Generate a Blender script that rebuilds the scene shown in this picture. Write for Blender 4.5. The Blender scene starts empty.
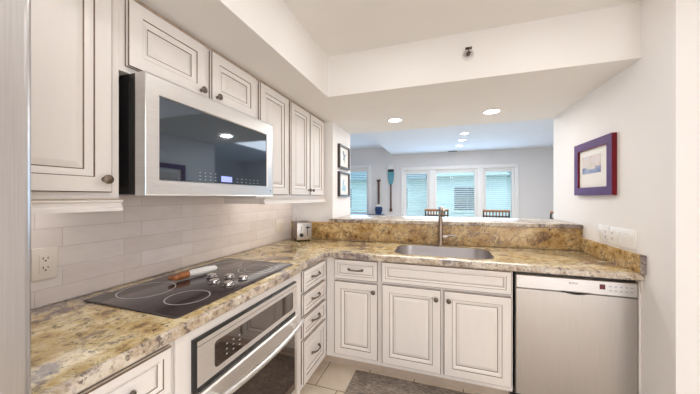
import bpy, bmesh, math, random
from mathutils import Vector, Matrix
random.seed(7)
C = bpy.context.scene.collection
SC = bpy.context.scene

# ---------------------------------------------------------------- camera, world, light, exposure
cam = bpy.data.cameras.new('camera'); camo = bpy.data.objects.new('camera', cam); C.objects.link(camo)
camo.location = (1.4555, 0.0, 1.3323)
camo.rotation_euler = (math.pi/2, 0, 0.3199)
cam.sensor_width = 36; cam.lens = 36*270.87/700; cam.clip_start = 0.02; cam.clip_end = 200
SC.camera = camo
SC.view_settings.view_transform = 'Standard'
SC.view_settings.look = 'None'
SC.view_settings.gamma = 1
SC.view_settings.use_curve_mapping = False
SC.view_settings.exposure = -0.14
try: SC.cycles.use_denoising = True
except Exception: pass
SC.cycles.max_bounces = 12; SC.cycles.diffuse_bounces = 11; SC.cycles.glossy_bounces = 6
SC.cycles.transparent_max_bounces = 24
SC.cycles.sample_clamp_indirect = 6

W = bpy.data.worlds.new('daylight'); SC.world = W; W.use_nodes = True
wn = W.node_tree.nodes; wn['Background'].inputs[0].default_value = (0.68, 0.89, 1.0, 1); wn['Background'].inputs[1].default_value = 3.0

def lamp(name, kind, loc, energy, col, size=0.15, rot=(0,0,0), size_y=None, spread=None, spot=None):
    l = bpy.data.lights.new(name, kind); l.energy = energy; l.color = col
    if kind == 'AREA':
        if size_y: l.shape = 'RECTANGLE'; l.size = size; l.size_y = size_y
        else: l.shape = 'DISK'; l.size = size
        if spread: l.spread = spread
    if kind == 'SUN': l.angle = 0.05
    o = bpy.data.objects.new(name, l); C.objects.link(o); o.location = loc; o.rotation_euler = rot
    return o
WARM = (1.0, 0.945, 0.90); NEUT = (1.0, 0.98, 0.975); DAY = (0.45, 0.71, 1.0); SOFT = (0.95, 0.955, 1.0)
lamp('sun', 'SUN', (0, 10, 8), 1.2, (0.95, 0.98, 1.0), rot=(math.radians(40), 0, math.radians(20)))
# added unseen fills (rear, hall, both ceilings) and daylight of the dining room windows
lamp('rear_fill', 'AREA', (1.75, -2.55, 0.95), 6, SOFT, 3.0, (math.radians(90), 0, 0), 1.7)  # added fill behind the camera; the rear wall has no window
lamp('hall_fill', 'AREA', (3.45, -1.6, 0.95), 44, SOFT, 1.7, (0, math.radians(90), 0), 2.0)  # added soft fill from the hall side, reaches the tiled wall
lamp('ceiling_fill', 'AREA', (1.70, -0.70, 2.395), 9, NEUT, 1.8, (0, 0, 0), 3.2)  # added broad fill under the kitchen ceiling, no fitting modelled
lamp('dining_window_daylight', 'AREA', (1.85, 6.85, 1.42), 32, DAY, 2.5, (math.radians(-90), 0, 0), 1.25)
lamp('dining_side_daylight', 'AREA', (-0.8, 6.85, 1.42), 12, DAY, 0.9, (math.radians(-90), 0, 0), 1.25)
lamp('dining_ceiling_fill', 'AREA', (1.9, 4.6, 2.39), 60, (1.0, 0.97, 0.95), 2.6, (0, 0, 0), 1.8)  # added unseen fill that brightens the far wall

# ---------------------------------------------------------------- materials
def nt(name):
    m = bpy.data.materials.new(name); m.use_nodes = True
    t = m.node_tree; b = t.nodes['Principled BSDF']
    return m, t, b
def N(t, kind, **kw):
    n = t.nodes.new(kind)
    for k, v in kw.items():
        if k in n.inputs: n.inputs[k].default_value = v
        else: setattr(n, k, v)
    return n
def ramp(t, stops, fac=None, interp='LINEAR'):
    r = t.nodes.new('ShaderNodeValToRGB'); r.color_ramp.interpolation = interp
    e = r.color_ramp.elements
    while len(e) < len(stops): e.new(0.5)
    for i, (p, c) in enumerate(stops):
        e[i].position = p; e[i].color = (*c, 1) if len(c) == 3 else c
    if fac is not None: t.links.new(fac, r.inputs[0])
    return r
def coords(t, scale=(1,1,1), rot=(0,0,0), loc=(0,0,0)):
    tc = t.nodes.new('ShaderNodeTexCoord'); mp = t.nodes.new('ShaderNodeMapping')
    mp.inputs['Scale'].default_value = scale; mp.inputs['Rotation'].default_value = rot; mp.inputs['Location'].default_value = loc
    t.links.new(tc.outputs['Object'], mp.inputs[0]); return mp.outputs[0]
def mix(t, a, b, fac, blend='MIX'):
    n = t.nodes.new('ShaderNodeMix'); n.data_type = 'RGBA'; n.blend_type = blend
    for s, v in ((n.inputs[6], a), (n.inputs[7], b)):
        if hasattr(v, 'links') or hasattr(v, 'node'): t.links.new(v, s)
        else: s.default_value = (*v, 1)
    if hasattr(fac, 'node'): t.links.new(fac, n.inputs[0])
    else: n.inputs[0].default_value = fac
    return n.outputs[2]
def bump(t, b, h, strength=0.2, dist=0.002):
    n = t.nodes.new('ShaderNodeBump'); n.inputs['Strength'].default_value = strength; n.inputs['Distance'].default_value = dist
    t.links.new(h, n.inputs['Height']); t.links.new(n.outputs[0], b.inputs['Normal'])
def plain(name, col, rough=0.5, metal=0.0, var=0.06, scale=14, spec=0.5, coat=0.0, stretch=(1,1,1), bmp=0.0):
    m, t, b = nt(name)
    v = coords(t, stretch)
    n = N(t, 'ShaderNodeTexNoise', Scale=scale, Detail=4.0); t.links.new(v, n.inputs['Vector'])
    lo = tuple(c*(1-var) for c in col); hi = tuple(min(1, c*(1+var)) for c in col)
    r = ramp(t, [(0.3, lo), (0.7, hi)], n.outputs['Fac']); t.links.new(r.outputs[0], b.inputs['Base Color'])
    b.inputs['Roughness'].default_value = rough; b.inputs['Metallic'].default_value = metal
    b.inputs['Specular IOR Level'].default_value = spec; b.inputs['Coat Weight'].default_value = coat
    if bmp: bump(t, b, n.outputs['Fac'], bmp)
    return m
def glow(name, col, s):
    m, t, b = nt(name); b.inputs['Base Color'].default_value = (*col, 1)
    n = N(t, 'ShaderNodeTexNoise', Scale=3.0); t.links.new(coords(t), n.inputs['Vector'])
    r = ramp(t, [(0, tuple(c*0.95 for c in col)), (1, col)], n.outputs['Fac'])
    t.links.new(r.outputs[0], b.inputs['Emission Color']); b.inputs['Emission Strength'].default_value = s
    return m
def brushed(name, col, rough=0.3, stretch=(1, 1, 60), metal=1.0, bstr=0.04):
    m, t, b = nt(name)
    v = coords(t, stretch)
    n = N(t, 'ShaderNodeTexNoise', Scale=6.0, Detail=5.0); t.links.new(v, n.inputs['Vector'])
    r = ramp(t, [(0.25, tuple(c*0.93 for c in col)), (0.75, tuple(min(1, c*1.05) for c in col))], n.outputs['Fac'])
    t.links.new(r.outputs[0], b.inputs['Base Color'])
    b.inputs['Metallic'].default_value = metal; b.inputs['Roughness'].default_value = rough
    bump(t, b, n.outputs['Fac'], bstr, 0.001)
    return m
def granite(name, deep, gold, cream, patch, vein_amt, patch_at, white_amt, dark_amt, sheen=0.12, nscale=11.0):
    m, t, b = nt(name)
    v = coords(t, (1, 1, 1), (0.3, 0.2, 0.5))
    warp = N(t, 'ShaderNodeTexNoise', Scale=3.0, Detail=4.0); t.links.new(v, warp.inputs['Vector'])
    wv = t.nodes.new('ShaderNodeVectorMath'); wv.operation = 'MULTIPLY_ADD'
    t.links.new(warp.outputs['Color'], wv.inputs[0]); wv.inputs[1].default_value = (0.12,)*3; t.links.new(v, wv.inputs[2])
    n1 = N(t, 'ShaderNodeTexNoise', Scale=nscale, Detail=10.0, Roughness=0.72); t.links.new(wv.outputs[0], n1.inputs['Vector'])
    base = ramp(t, [(0.36, deep), (0.43, gold), (0.50, tuple((a+c)/2 for a, c in zip(gold, cream))), (0.57, cream)], n1.outputs['Fac'])
    # broad mauve-brown patches with frayed edges
    n2 = N(t, 'ShaderNodeTexNoise', Scale=3.6, Detail=12.0, Roughness=0.74, Distortion=0.3); t.links.new(coords(t, (1, 1, 1), (0, 0, 0.6), (3.1, 1.7, 0)), n2.inputs['Vector'])
    pm = ramp(t, [(patch_at, (0, 0, 0)), (patch_at+0.05, (0.9,)*3)], n2.outputs['Fac'])
    c1 = mix(t, base.outputs[0], patch, pm.outputs[0])
    # thin broken rusty veins
    n3 = N(t, 'ShaderNodeTexNoise', Scale=6.0, Detail=10.0, Roughness=0.68, Distortion=0.5); t.links.new(wv.outputs[0], n3.inputs['Vector'])
    d = 0.022
    vm = ramp(t, [(0.5-d, (0, 0, 0)), (0.5, (vein_amt,)*3), (0.5+d, (0, 0, 0))], n3.outputs['Fac'])
    mk = ramp(t, [(0.42, (0, 0, 0)), (0.55, (1, 1, 1))], n1.outputs['Fac'])
    vmm = mix(t, vm.outputs[0], mk.outputs[0], 1.0, 'MULTIPLY')
    c2 = mix(t, c1, (0.10, 0.05, 0.03), vmm)
    # crystals: dark and pale flecks
    n4 = N(t, 'ShaderNodeTexNoise', Scale=34.0, Detail=6.0, Roughness=0.75); t.links.new(v, n4.inputs['Vector'])
    dm = ramp(t, [(0.39, (dark_amt,)*3), (0.44, (0, 0, 0))], n4.outputs['Fac'])
    c3 = mix(t, c2, (0.11, 0.08, 0.07), dm.outputs[0])
    lm = ramp(t, [(0.52, (0, 0, 0)), (0.62, (white_amt,)*3)], n4.outputs['Fac'])
    c4 = mix(t, c3, (0.68, 0.64, 0.60), lm.outputs[0])
    t.links.new(c4, b.inputs['Base Color'])
    b.inputs['Roughness'].default_value = sheen; b.inputs['Specular IOR Level'].default_value = 0.55
    return m

M = {}
M['wall'] = plain('wall_paint', (0.88, 0.87, 0.865), 0.75, var=0.012, scale=3, bmp=0.02)
M['ceil'] = plain('ceiling_paint', (0.80, 0.785, 0.765), 0.85, var=0.012, scale=3)
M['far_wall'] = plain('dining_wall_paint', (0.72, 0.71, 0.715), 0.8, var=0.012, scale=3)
M['far_ceil'] = plain('dining_ceiling_daylit', (0.72, 0.76, 0.82), 0.85, var=0.012, scale=3)  # blue cast of the window daylight put into the paint
M['trim'] = plain('white_trim_paint', (0.83, 0.83, 0.83), 0.45, var=0.01)
M['cream'] = plain('cream_cabinet_paint', (0.80, 0.765, 0.735), 0.38, var=0.012, scale=9, stretch=(4, 4, 0.8))
M['toe'] = plain('toe_kick_shaded', (0.56, 0.47, 0.39), 0.6, var=0.06, scale=8)  # darker than the cabinets: shade of the recess put into the colour
M['glaze'] = plain('brown_glaze', (0.15, 0.10, 0.068), 0.5, var=0.2, scale=30)
M['frameline'] = plain('glazed_edge', (0.42, 0.33, 0.25), 0.45, var=0.2, scale=30)
M['steel'] = brushed('brushed_steel', (0.60, 0.59, 0.595), 0.32, (60, 60, 1), bstr=0.015)
M['steel_h'] = brushed('brushed_steel_horizontal', (0.80, 0.79, 0.78), 0.34, (1, 1, 60), bstr=0.015)
M['dw_steel'] = brushed('dishwasher_steel', (0.50, 0.475, 0.455), 0.36, (60, 60, 1), bstr=0.012)
M['dw_panel'] = brushed('dishwasher_panel_steel', (0.60, 0.585, 0.575), 0.36, (1, 60, 60), bstr=0.012)
M['oven_steel'] = brushed('oven_steel', (0.82, 0.785, 0.75), 0.42, (60, 1, 60), bstr=0.015, metal=0.85)
M['sink_steel'] = brushed('sink_steel', (0.60, 0.58, 0.59), 0.36, (1, 40, 40), bstr=0.01)
M['end_steel'] = brushed('toaster_end_steel', (0.50, 0.48, 0.47), 0.38, (1, 1, 40), bstr=0.01)
M['knob_metal'] = plain('knob_metal', (0.62, 0.60, 0.60), 0.22, 1.0, var=0.04)
M['lever_metal'] = plain('nickel_highlight', (0.62, 0.56, 0.52), 0.25, 1.0, var=0.04)  # lighter copy of the faucet nickel; the lever's highlight is in the colour
M['pale_metal'] = plain('satin_metal', (0.72, 0.71, 0.70), 0.35, 0.35, var=0.03)
M['chrome'] = plain('chrome', (0.85, 0.85, 0.85), 0.08, 1.0, var=0.02)
M['nickel'] = plain('brushed_nickel', (0.33, 0.265, 0.215), 0.28, 1.0, var=0.06)
M['pewter'] = plain('pewter', (0.19, 0.155, 0.125), 0.35, 1.0, var=0.25, scale=60)
M['black'] = plain('black_plastic', (0.012, 0.011, 0.011), 0.35, var=0.1)
M['dark'] = plain('dark_cavity', (0.02, 0.018, 0.016), 0.8, var=0.1)
M['blackglass'] = plain('black_ceramic_glass', (0.048, 0.036, 0.038), 0.14, var=0.03, spec=0.5)
M['ring'] = plain('burner_marking', (0.62, 0.60, 0.60), 0.4, var=0.05)
M['grey_mark'] = plain('pale_printing', (0.55, 0.58, 0.62), 0.5, var=0.05)
M['mid_mark'] = plain('grey_printing', (0.36, 0.37, 0.42), 0.5, var=0.05)
M['dark_mark'] = plain('dark_printing', (0.10, 0.10, 0.11), 0.5, var=0.05)
M['white_plastic'] = plain('white_plastic', (0.90, 0.89, 0.88), 0.35, var=0.01)
M['almond'] = plain('almond_plastic', (0.78, 0.72, 0.64), 0.35, var=0.01)
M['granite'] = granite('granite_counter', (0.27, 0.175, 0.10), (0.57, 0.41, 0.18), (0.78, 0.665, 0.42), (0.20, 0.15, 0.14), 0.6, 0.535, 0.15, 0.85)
M['granite_edge'] = granite('granite_flecked_edge', (0.12, 0.08, 0.07), (0.42, 0.32, 0.21), (0.65, 0.58, 0.48), (0.20, 0.155, 0.15), 0.7, 0.52, 0.45, 0.95, 0.3, 16.0)  # greyer, rougher granite mix with more flecks for the edge faces
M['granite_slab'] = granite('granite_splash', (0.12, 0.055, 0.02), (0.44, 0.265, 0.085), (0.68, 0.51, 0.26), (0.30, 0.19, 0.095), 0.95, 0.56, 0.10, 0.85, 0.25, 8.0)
M['granite_bar'] = granite('granite_bar_top', (0.24, 0.16, 0.11), (0.50, 0.40, 0.28), (0.68, 0.61, 0.52), (0.33, 0.26, 0.22), 0.5, 0.56, 0.4, 0.7, 0.2)
M['lens'] = glow('lamp_lens', (1.0, 0.96, 0.90), 9)
M['fill_lens'] = glow('fill_panel_lens', (1.0, 0.97, 0.93), 0.8)  # glowing face of the added panels under the wall cabinets
M['display'] = glow('blue_display', (0.30, 0.36, 0.95), 0.8)
M['led'] = glow('dark_display', (0.10, 0.012, 0.02), 0.3)
M['navy'] = plain('navy_paint', (0.02, 0.055, 0.17), 0.4, var=0.1)
M['teal'] = plain('teal_paint', (0.10, 0.32, 0.40), 0.45, var=0.12)
M['brown_wood'] = plain('dark_wood', (0.10, 0.045, 0.03), 0.4, var=0.3, scale=6, stretch=(8, 8, 0.6))
M['chair_wood'] = plain('chair_wood', (0.26, 0.115, 0.045), 0.4, var=0.3, scale=6, stretch=(8, 8, 0.6))
M['white_paint'] = plain('white_paint', (0.82, 0.82, 0.80), 0.5, var=0.03)
M['orange_wood'] = plain('reddish_wood', (0.36, 0.13, 0.04), 0.4, var=0.25, scale=20)
M['purple'] = plain('purple_frame', (0.105, 0.045, 0.16), 0.5, var=0.15, scale=8, spec=0.15)
M['red_edge'] = plain('crimson_edge', (0.17, 0.010, 0.018), 0.5, var=0.15, spec=0.2)
M['mat_board'] = plain('mat_board', (0.84, 0.83, 0.80), 0.8, var=0.01)
M['black_frame'] = plain('dark_frame', (0.045, 0.032, 0.028), 0.4, var=0.15)
M['toaster_side'] = brushed('toaster_dark_steel', (0.30, 0.24, 0.21), 0.25, (1, 1, 40))
M['blind'] = plain('blind_slat', (0.82, 0.86, 0.88), 0.5, var=0.01)
M['siding'] = plain('house_siding', (0.78, 0.80, 0.80), 0.8, var=0.05, scale=2, stretch=(0.3, 0.3, 12))
M['shingle'] = plain('roof_shingle', (0.20, 0.24, 0.27), 0.9, var=0.25, scale=8)
M['grass'] = plain('lawn', (0.10, 0.20, 0.09), 0.9, var=0.4, scale=4)
M['leaf'] = plain('foliage', (0.13, 0.27, 0.17), 0.8, var=0.45, scale=5)
M['house_glass'] = plain('house_window_glass', (0.10, 0.15, 0.18), 0.08, var=0.1)

def make_pane():
    m, t, b = nt('window_glass')
    out = t.nodes['Material Output']; tr = t.nodes.new('ShaderNodeBsdfTransparent'); gl = t.nodes.new('ShaderNodeBsdfGlossy')
    n = N(t, 'ShaderNodeTexNoise', Scale=1.5); t.links.new(coords(t), n.inputs['Vector'])
    r = ramp(t, [(0, (0.80, 0.93, 0.97)), (1, (0.84, 0.95, 0.99))], n.outputs['Fac']); t.links.new(r.outputs[0], tr.inputs[0])
    gl.inputs['Roughness'].default_value = 0.02
    fr = N(t, 'ShaderNodeFresnel', IOR=1.45); mx = t.nodes.new('ShaderNodeMixShader')
    t.links.new(fr.outputs[0], mx.inputs[0]); t.links.new(tr.outputs[0], mx.inputs[1]); t.links.new(gl.outputs[0], mx.inputs[2])
    t.links.new(mx.outputs[0], out.inputs[0]); return m
M['pane'] = make_pane()
def make_mirror_glass(name, tint, dark, f):
    m, t, b = nt(name)
    out = t.nodes['Material Output']; gl = t.nodes.new('ShaderNodeBsdfGlossy'); mx = t.nodes.new('ShaderNodeMixShader')
    n = N(t, 'ShaderNodeTexNoise', Scale=2.0); t.links.new(coords(t), n.inputs['Vector'])
    r = ramp(t, [(0, tuple(c*0.95 for c in tint)), (1, tint)], n.outputs['Fac']); t.links.new(r.outputs[0], gl.inputs[0])
    gl.inputs['Roughness'].default_value = 0.03
    b.inputs['Base Color'].default_value = (*dark, 1); b.inputs['Roughness'].default_value = 0.06
    mx.inputs[0].default_value = f
    t.links.new(b.outputs[0], mx.inputs[1]); t.links.new(gl.outputs[0], mx.inputs[2]); t.links.new(mx.outputs[0], out.inputs[0])
    return m
M['mw_glass'] = make_mirror_glass('microwave_glass', (0.50, 0.66, 0.85), (0.012, 0.016, 0.022), 0.16)
M['oven_glass'] = make_mirror_glass('oven_glass', (0.75, 0.68, 0.62), (0.02, 0.013, 0.010), 0.22)

def make_tile():
    m, t, b = nt('splash_tile')
    tc = t.nodes.new('ShaderNodeTexCoord'); sx = t.nodes.new('ShaderNodeSeparateXYZ'); cx = t.nodes.new('ShaderNodeCombineXYZ')
    t.links.new(tc.outputs['Object'], sx.inputs[0])
    ay = N(t, 'ShaderNodeMath', operation='ADD'); ay.inputs[1].default_value = -0.673+3.05
    az = N(t, 'ShaderNodeMath', operation='ADD'); az.inputs[1].default_value = -1.21+0.0775*20
    t.links.new(sx.outputs[1], ay.inputs[0]); t.links.new(sx.outputs[2], az.inputs[0])
    t.links.new(ay.outputs[0], cx.inputs[0]); t.links.new(az.outputs[0], cx.inputs[1])
    br = t.nodes.new('ShaderNodeTexBrick'); br.offset = 0.26
    t.links.new(cx.outputs[0], br.inputs['Vector'])
    for k, v in (('Scale', 1.0), ('Brick Width', 0.305), ('Row Height', 0.0775), ('Mortar Size', 0.0016), ('Mortar Smooth', 0.3), ('Bias', 0.0)): br.inputs[k].default_value = v
    br.inputs['Color1'].default_value = (0.74, 0.67, 0.64, 1); br.inputs['Color2'].default_value = (0.82, 0.77, 0.745, 1); br.inputs['Mortar'].default_value = (0.62, 0.55, 0.51, 1)
    n = N(t, 'ShaderNodeTexNoise', Scale=9.0, Detail=6.0); t.links.new(coords(t, (1, 1, 3)), n.inputs['Vector'])
    r = ramp(t, [(0.3, (0.93, 0.92, 0.91)), (0.7, (1, 1, 1))], n.outputs['Fac'])
    t.links.new(mix(t, br.outputs['Color'], r.outputs[0], 1.0, 'MULTIPLY'), b.inputs['Base Color'])
    b.inputs['Roughness'].default_value = 0.35
    iv = N(t, 'ShaderNodeMath', operation='SUBTRACT'); iv.inputs[0].default_value = 1.0; t.links.new(br.outputs['Fac'], iv.inputs[1])
    bump(t, b, iv.outputs[0], 0.35, 0.002)
    return m
M['tile'] = make_tile()
def make_floor():
    m, t, b = nt('floor_tile')
    v = coords(t, loc=(-0.785+3.3, -1.742+3.3, 0))
    br = t.nodes.new('ShaderNodeTexBrick'); br.offset = 0.5
    t.links.new(v, br.inputs['Vector'])
    for k, w in (('Scale', 1.0), ('Brick Width', 0.33), ('Row Height', 0.33), ('Mortar Size', 0.004), ('Mortar Smooth', 0.2), ('Bias', 0.0)): br.inputs[k].default_value = w
    br.inputs['Color1'].default_value = (0.80, 0.72, 0.61, 1); br.inputs['Color2'].default_value = (0.84, 0.77, 0.67, 1); br.inputs['Mortar'].default_value = (0.34, 0.25, 0.16, 1)
    n = N(t, 'ShaderNodeTexNoise', Scale=5.0, Detail=7.0, Distortion=0.6); t.links.new(coords(t), n.inputs['Vector'])
    r = ramp(t, [(0.3, (0.82, 0.78, 0.72)), (0.65, (1, 1, 1))], n.outputs['Fac'])
    t.links.new(mix(t, br.outputs['Color'], r.outputs[0], 1.0, 'MULTIPLY'), b.inputs['Base Color'])
    b.inputs['Roughness'].default_value = 0.35
    iv = N(t, 'ShaderNodeMath', operation='SUBTRACT'); iv.inputs[0].default_value = 1.0; t.links.new(br.outputs['Fac'], iv.inputs[1])
    bump(t, b, iv.outputs[0], 0.3, 0.003)
    return m
M['floor'] = make_floor()
def make_rug():
    m, t, b = nt('woven_mat')
    n = N(t, 'ShaderNodeTexNoise', Scale=70.0, Detail=4.0); t.links.new(coords(t, (0.5, 1.6, 1)), n.inputs['Vector'])
    r = ramp(t, [(0.35, (0.19, 0.155, 0.13)), (0.65, (0.44, 0.385, 0.34))], n.outputs['Fac'])
    n2 = N(t, 'ShaderNodeTexNoise', Scale=9.0, Detail=3.0); t.links.new(coords(t), n2.inputs['Vector'])
    r2 = ramp(t, [(0.35, (0.8, 0.8, 0.8)), (0.65, (1.1, 1.1, 1.1))], n2.outputs['Fac'])
    t.links.new(mix(t, r.outputs[0], r2.outputs[0], 1.0, 'MULTIPLY'), b.inputs['Base Color']); b.inputs['Roughness'].default_value = 0.95
    bump(t, b, n.outputs['Fac'], 0.6, 0.004); return m
M['rug'] = make_rug()
def picture_mat(name, stops, scale=6.0, loc=(0, 0, 0)):
    m, t, b = nt(name)
    n = N(t, 'ShaderNodeTexNoise', Scale=scale, Detail=5.0, Distortion=0.8); t.links.new(coords(t, loc=loc), n.inputs['Vector'])
    r = ramp(t, stops, n.outputs['Fac']); t.links.new(r.outputs[0], b.inputs['Base Color']); b.inputs['Roughness'].default_value = 0.4
    return m
M['art_sea'] = picture_mat('boat_picture_sky', [(0.3, (0.55, 0.42, 0.45)), (0.5, (0.72, 0.62, 0.55)), (0.7, (0.62, 0.60, 0.66))], 14)
M['art_water'] = picture_mat('boat_picture_water', [(0.3, (0.10, 0.12, 0.25)), (0.6, (0.30, 0.32, 0.48)), (0.8, (0.55, 0.52, 0.55))], 18)
M['art_hull'] = plain('boat_picture_hull', (0.66, 0.60, 0.52), 0.5, var=0.2, scale=40)
M['sketch'] = picture_mat('sketch_ink', [(0.35, (0.12, 0.16, 0.22)), (0.65, (0.25, 0.35, 0.42))], 40)
M['sketch_blue'] = picture_mat('sketch_blue', [(0.35, (0.20, 0.42, 0.52)), (0.65, (0.45, 0.66, 0.72))], 30)

# ---------------------------------------------------------------- mesh helpers
class MB:
    def __init__(s): s.v = []; s.f = []; s.m = []; s.sm = []
    def add(s, vs, fs, mat=0, smooth=False, mats=None):
        o = len(s.v); s.v += [Vector(p) for p in vs]
        for i, f in enumerate(fs):
            s.f.append([o+k for k in f]); s.m.append(mats[i] if mats else mat); s.sm.append(smooth)
        return s
    def box(s, x0, x1, y0, y1, z0, z1, mat=0, bev=0.0, seg=2):
        bm = bmesh.new(); bmesh.ops.create_cube(bm, size=1)
        for v in bm.verts: v.co = Vector(((x0+x1)/2+v.co.x*(x1-x0), (y0+y1)/2+v.co.y*(y1-y0), (z0+z1)/2+v.co.z*(z1-z0)))
        if bev: bmesh.ops.bevel(bm, geom=bm.edges[:], offset=bev, segments=seg, profile=0.6, affect='EDGES')
        s.take(bm, mat, bool(bev)); return s
    def take(s, bm, mat=0, smooth=False):
        bm.verts.index_update()
        s.add([v.co.copy() for v in bm.verts], [[v.index for v in f.verts] for f in bm.faces], mat, smooth); bm.free()
    def tube(s, pts, r, seg=12, mat=0, cap=True):
        pts = [Vector(p) for p in pts]; n = len(pts)
        rs = r if isinstance(r, (list, tuple)) else [r]*n
        vs = []; fs = []; up = None
        for i, p in enumerate(pts):
            d = (pts[min(i+1, n-1)]-pts[max(i-1, 0)]).normalized()
            if up is None:
                up = Vector((0, 0, 1)) if abs(d.z) < 0.9 else Vector((1, 0, 0))
            a = d.cross(up).normalized(); up = a.cross(d).normalized(); b = up
            for k in range(seg):
                t = 2*math.pi*k/seg; vs.append(p+(a*math.cos(t)+b*math.sin(t))*rs[i])
        for i in range(n-1):
            for k in range(seg):
                fs.append((i*seg+k, i*seg+(k+1) % seg, (i+1)*seg+(k+1) % seg, (i+1)*seg+k))
        if cap: fs.append(tuple(range(seg-1, -1, -1))); fs.append(tuple((n-1)*seg+k for k in range(seg)))
        s.add(vs, fs, mat, True); return s
    def lathe(s, prof, o=(0, 0, 0), axis=(0, 0, 1), seg=24, mat=0, sx=1.0, sy=1.0, cap=True):
        q = Vector((0, 0, 1)).rotation_difference(Vector(axis)); o = Vector(o)
        vs = []; fs = []; n = len(prof)
        for r, z in prof:
            for k in range(seg):
                t = 2*math.pi*k/seg; vs.append(o+q @ Vector((r*math.cos(t)*sx, r*math.sin(t)*sy, z)))
        for i in range(n-1):
            for k in range(seg):
                fs.append((i*seg+k, i*seg+(k+1) % seg, (i+1)*seg+(k+1) % seg, (i+1)*seg+k))
        if cap and prof[0][0] > 1e-6: fs.append(tuple(range(seg-1, -1, -1)))
        if cap and prof[-1][0] > 1e-6: fs.append(tuple((n-1)*seg+k for k in range(seg)))
        s.add(vs, fs, mat, True); return s
    def prism(s, outline, fn, d0, d1, mat=0):
        """outline: 2D points; fn(a, b, d) -> point; extruded d0..d1"""
        n = len(outline)
        vs = [fn(a, b, d0) for a, b in outline]+[fn(a, b, d1) for a, b in outline]
        fs = [tuple(range(n-1, -1, -1)), tuple(range(n, 2*n))]+[(k, (k+1) % n, n+(k+1) % n, n+k) for k in range(n)]
        s.add(vs, fs, mat); return s
    def rings(s, o, ux, uy, n, w, h, prof, mats, back=True):
        """rectangular panel of nested rings: prof = [(inset, height)], mats[i] between ring i and i+1; last is the cap"""
        o, ux, uy, n = Vector(o), Vector(ux), Vector(uy), Vector(n)
        vs = []; fs = []; ml = []
        for ins, d in prof:
            for a, b in ((ins, ins), (w-ins, ins), (w-ins, h-ins), (ins, h-ins)): vs.append(o+ux*a+uy*b+n*d)
        for i in range(len(prof)-1):
            for k in range(4):
                fs.append((i*4+k, i*4+(k+1) % 4, (i+1)*4+(k+1) % 4, (i+1)*4+k)); ml.append(mats[i])
        L = (len(prof)-1)*4; fs.append((L, L+1, L+2, L+3)); ml.append(mats[-1])
        if back: fs.append((3, 2, 1, 0)); ml.append(mats[0])
        s.add(vs, fs, 0, False, ml); return s
    def build(s, name, mats, parent=None, sharp=35):
        me = bpy.data.meshes.new(name)
        off = Vector((0, 0, 0)); p = parent
        while p is not None: off += p.location; p = p.parent
        me.from_pydata([tuple(v-off) for v in s.v], [], s.f)
        if not isinstance(mats, (list, tuple)): mats = [mats]
        for m in mats: me.materials.append(M[m] if isinstance(m, str) else m)
        for i, p in enumerate(me.polygons): p.material_index = s.m[i]; p.use_smooth = s.sm[i]
        bm = bmesh.new(); bm.from_mesh(me); bmesh.ops.recalc_face_normals(bm, faces=bm.faces[:]); bm.to_mesh(me); bm.free()
        if any(s.sm):
            try: me.set_sharp_from_angle(angle=math.radians(sharp))
            except Exception: pass
        me.update()
        o = bpy.data.objects.new(name, me); C.objects.link(o); o.parent = parent
        return o
def bx(*a, **k): return MB().box(*a, **k)
def tag(o, label, cat, group=None):
    o['label'] = label; o['category'] = cat
    if group: o['group'] = group
    return o
def thing(name, label, cat, loc=(0, 0, 0), group=None):
    o = bpy.data.objects.new(name, None); C.objects.link(o); o.empty_display_size = 0.05
    o.location = loc; return tag(o, label, cat, group)
def struct(name, mb, mats, parent=None):
    o = mb.build(name, mats, parent)
    if parent is None: o['kind'] = 'structure'
    return o
def text_mesh(name, s, size, mat, parent, o, ux, uy, n, depth=0.0006):
    cu = bpy.data.curves.new(name, 'FONT'); cu.body = s; cu.size = size; cu.extrude = depth; cu.align_x = 'CENTER'; cu.align_y = 'CENTER'
    tmp = bpy.data.objects.new(name+'_tmp', cu); C.objects.link(tmp)
    dg = bpy.context.evaluated_depsgraph_get(); me = bpy.data.meshes.new_from_object(tmp.evaluated_get(dg))
    bpy.data.objects.remove(tmp); bpy.data.curves.remove(cu)
    off = Vector((0, 0, 0)); p = parent
    while p is not None: off += p.location; p = p.parent
    o, ux, uy, n = Vector(o)-off, Vector(ux), Vector(uy), Vector(n)
    for v in me.vertices: v.co = o+ux*v.co.x+uy*v.co.y+n*v.co.z
    me.materials.clear(); me.materials.append(M[mat])
    ob = bpy.data.objects.new(name, me); C.objects.link(ob); ob.parent = parent
    return ob
def inset_poly(pts, d):
    n = len(pts); out = []
    for i in range(n):
        p0, p1, p2 = Vector(pts[i-1]), Vector(pts[i]), Vector(pts[(i+1) % n])
        e1 = (p1-p0).normalized(); e2 = (p2-p1).normalized()
        n1 = Vector((-e1.y, e1.x)); n2 = Vector((-e2.y, e2.x))
        b = (n1+n2).normalized(); k = d/max(0.3, b.dot(n1)); out.append(tuple(p1+b*k))
    return out
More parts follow.
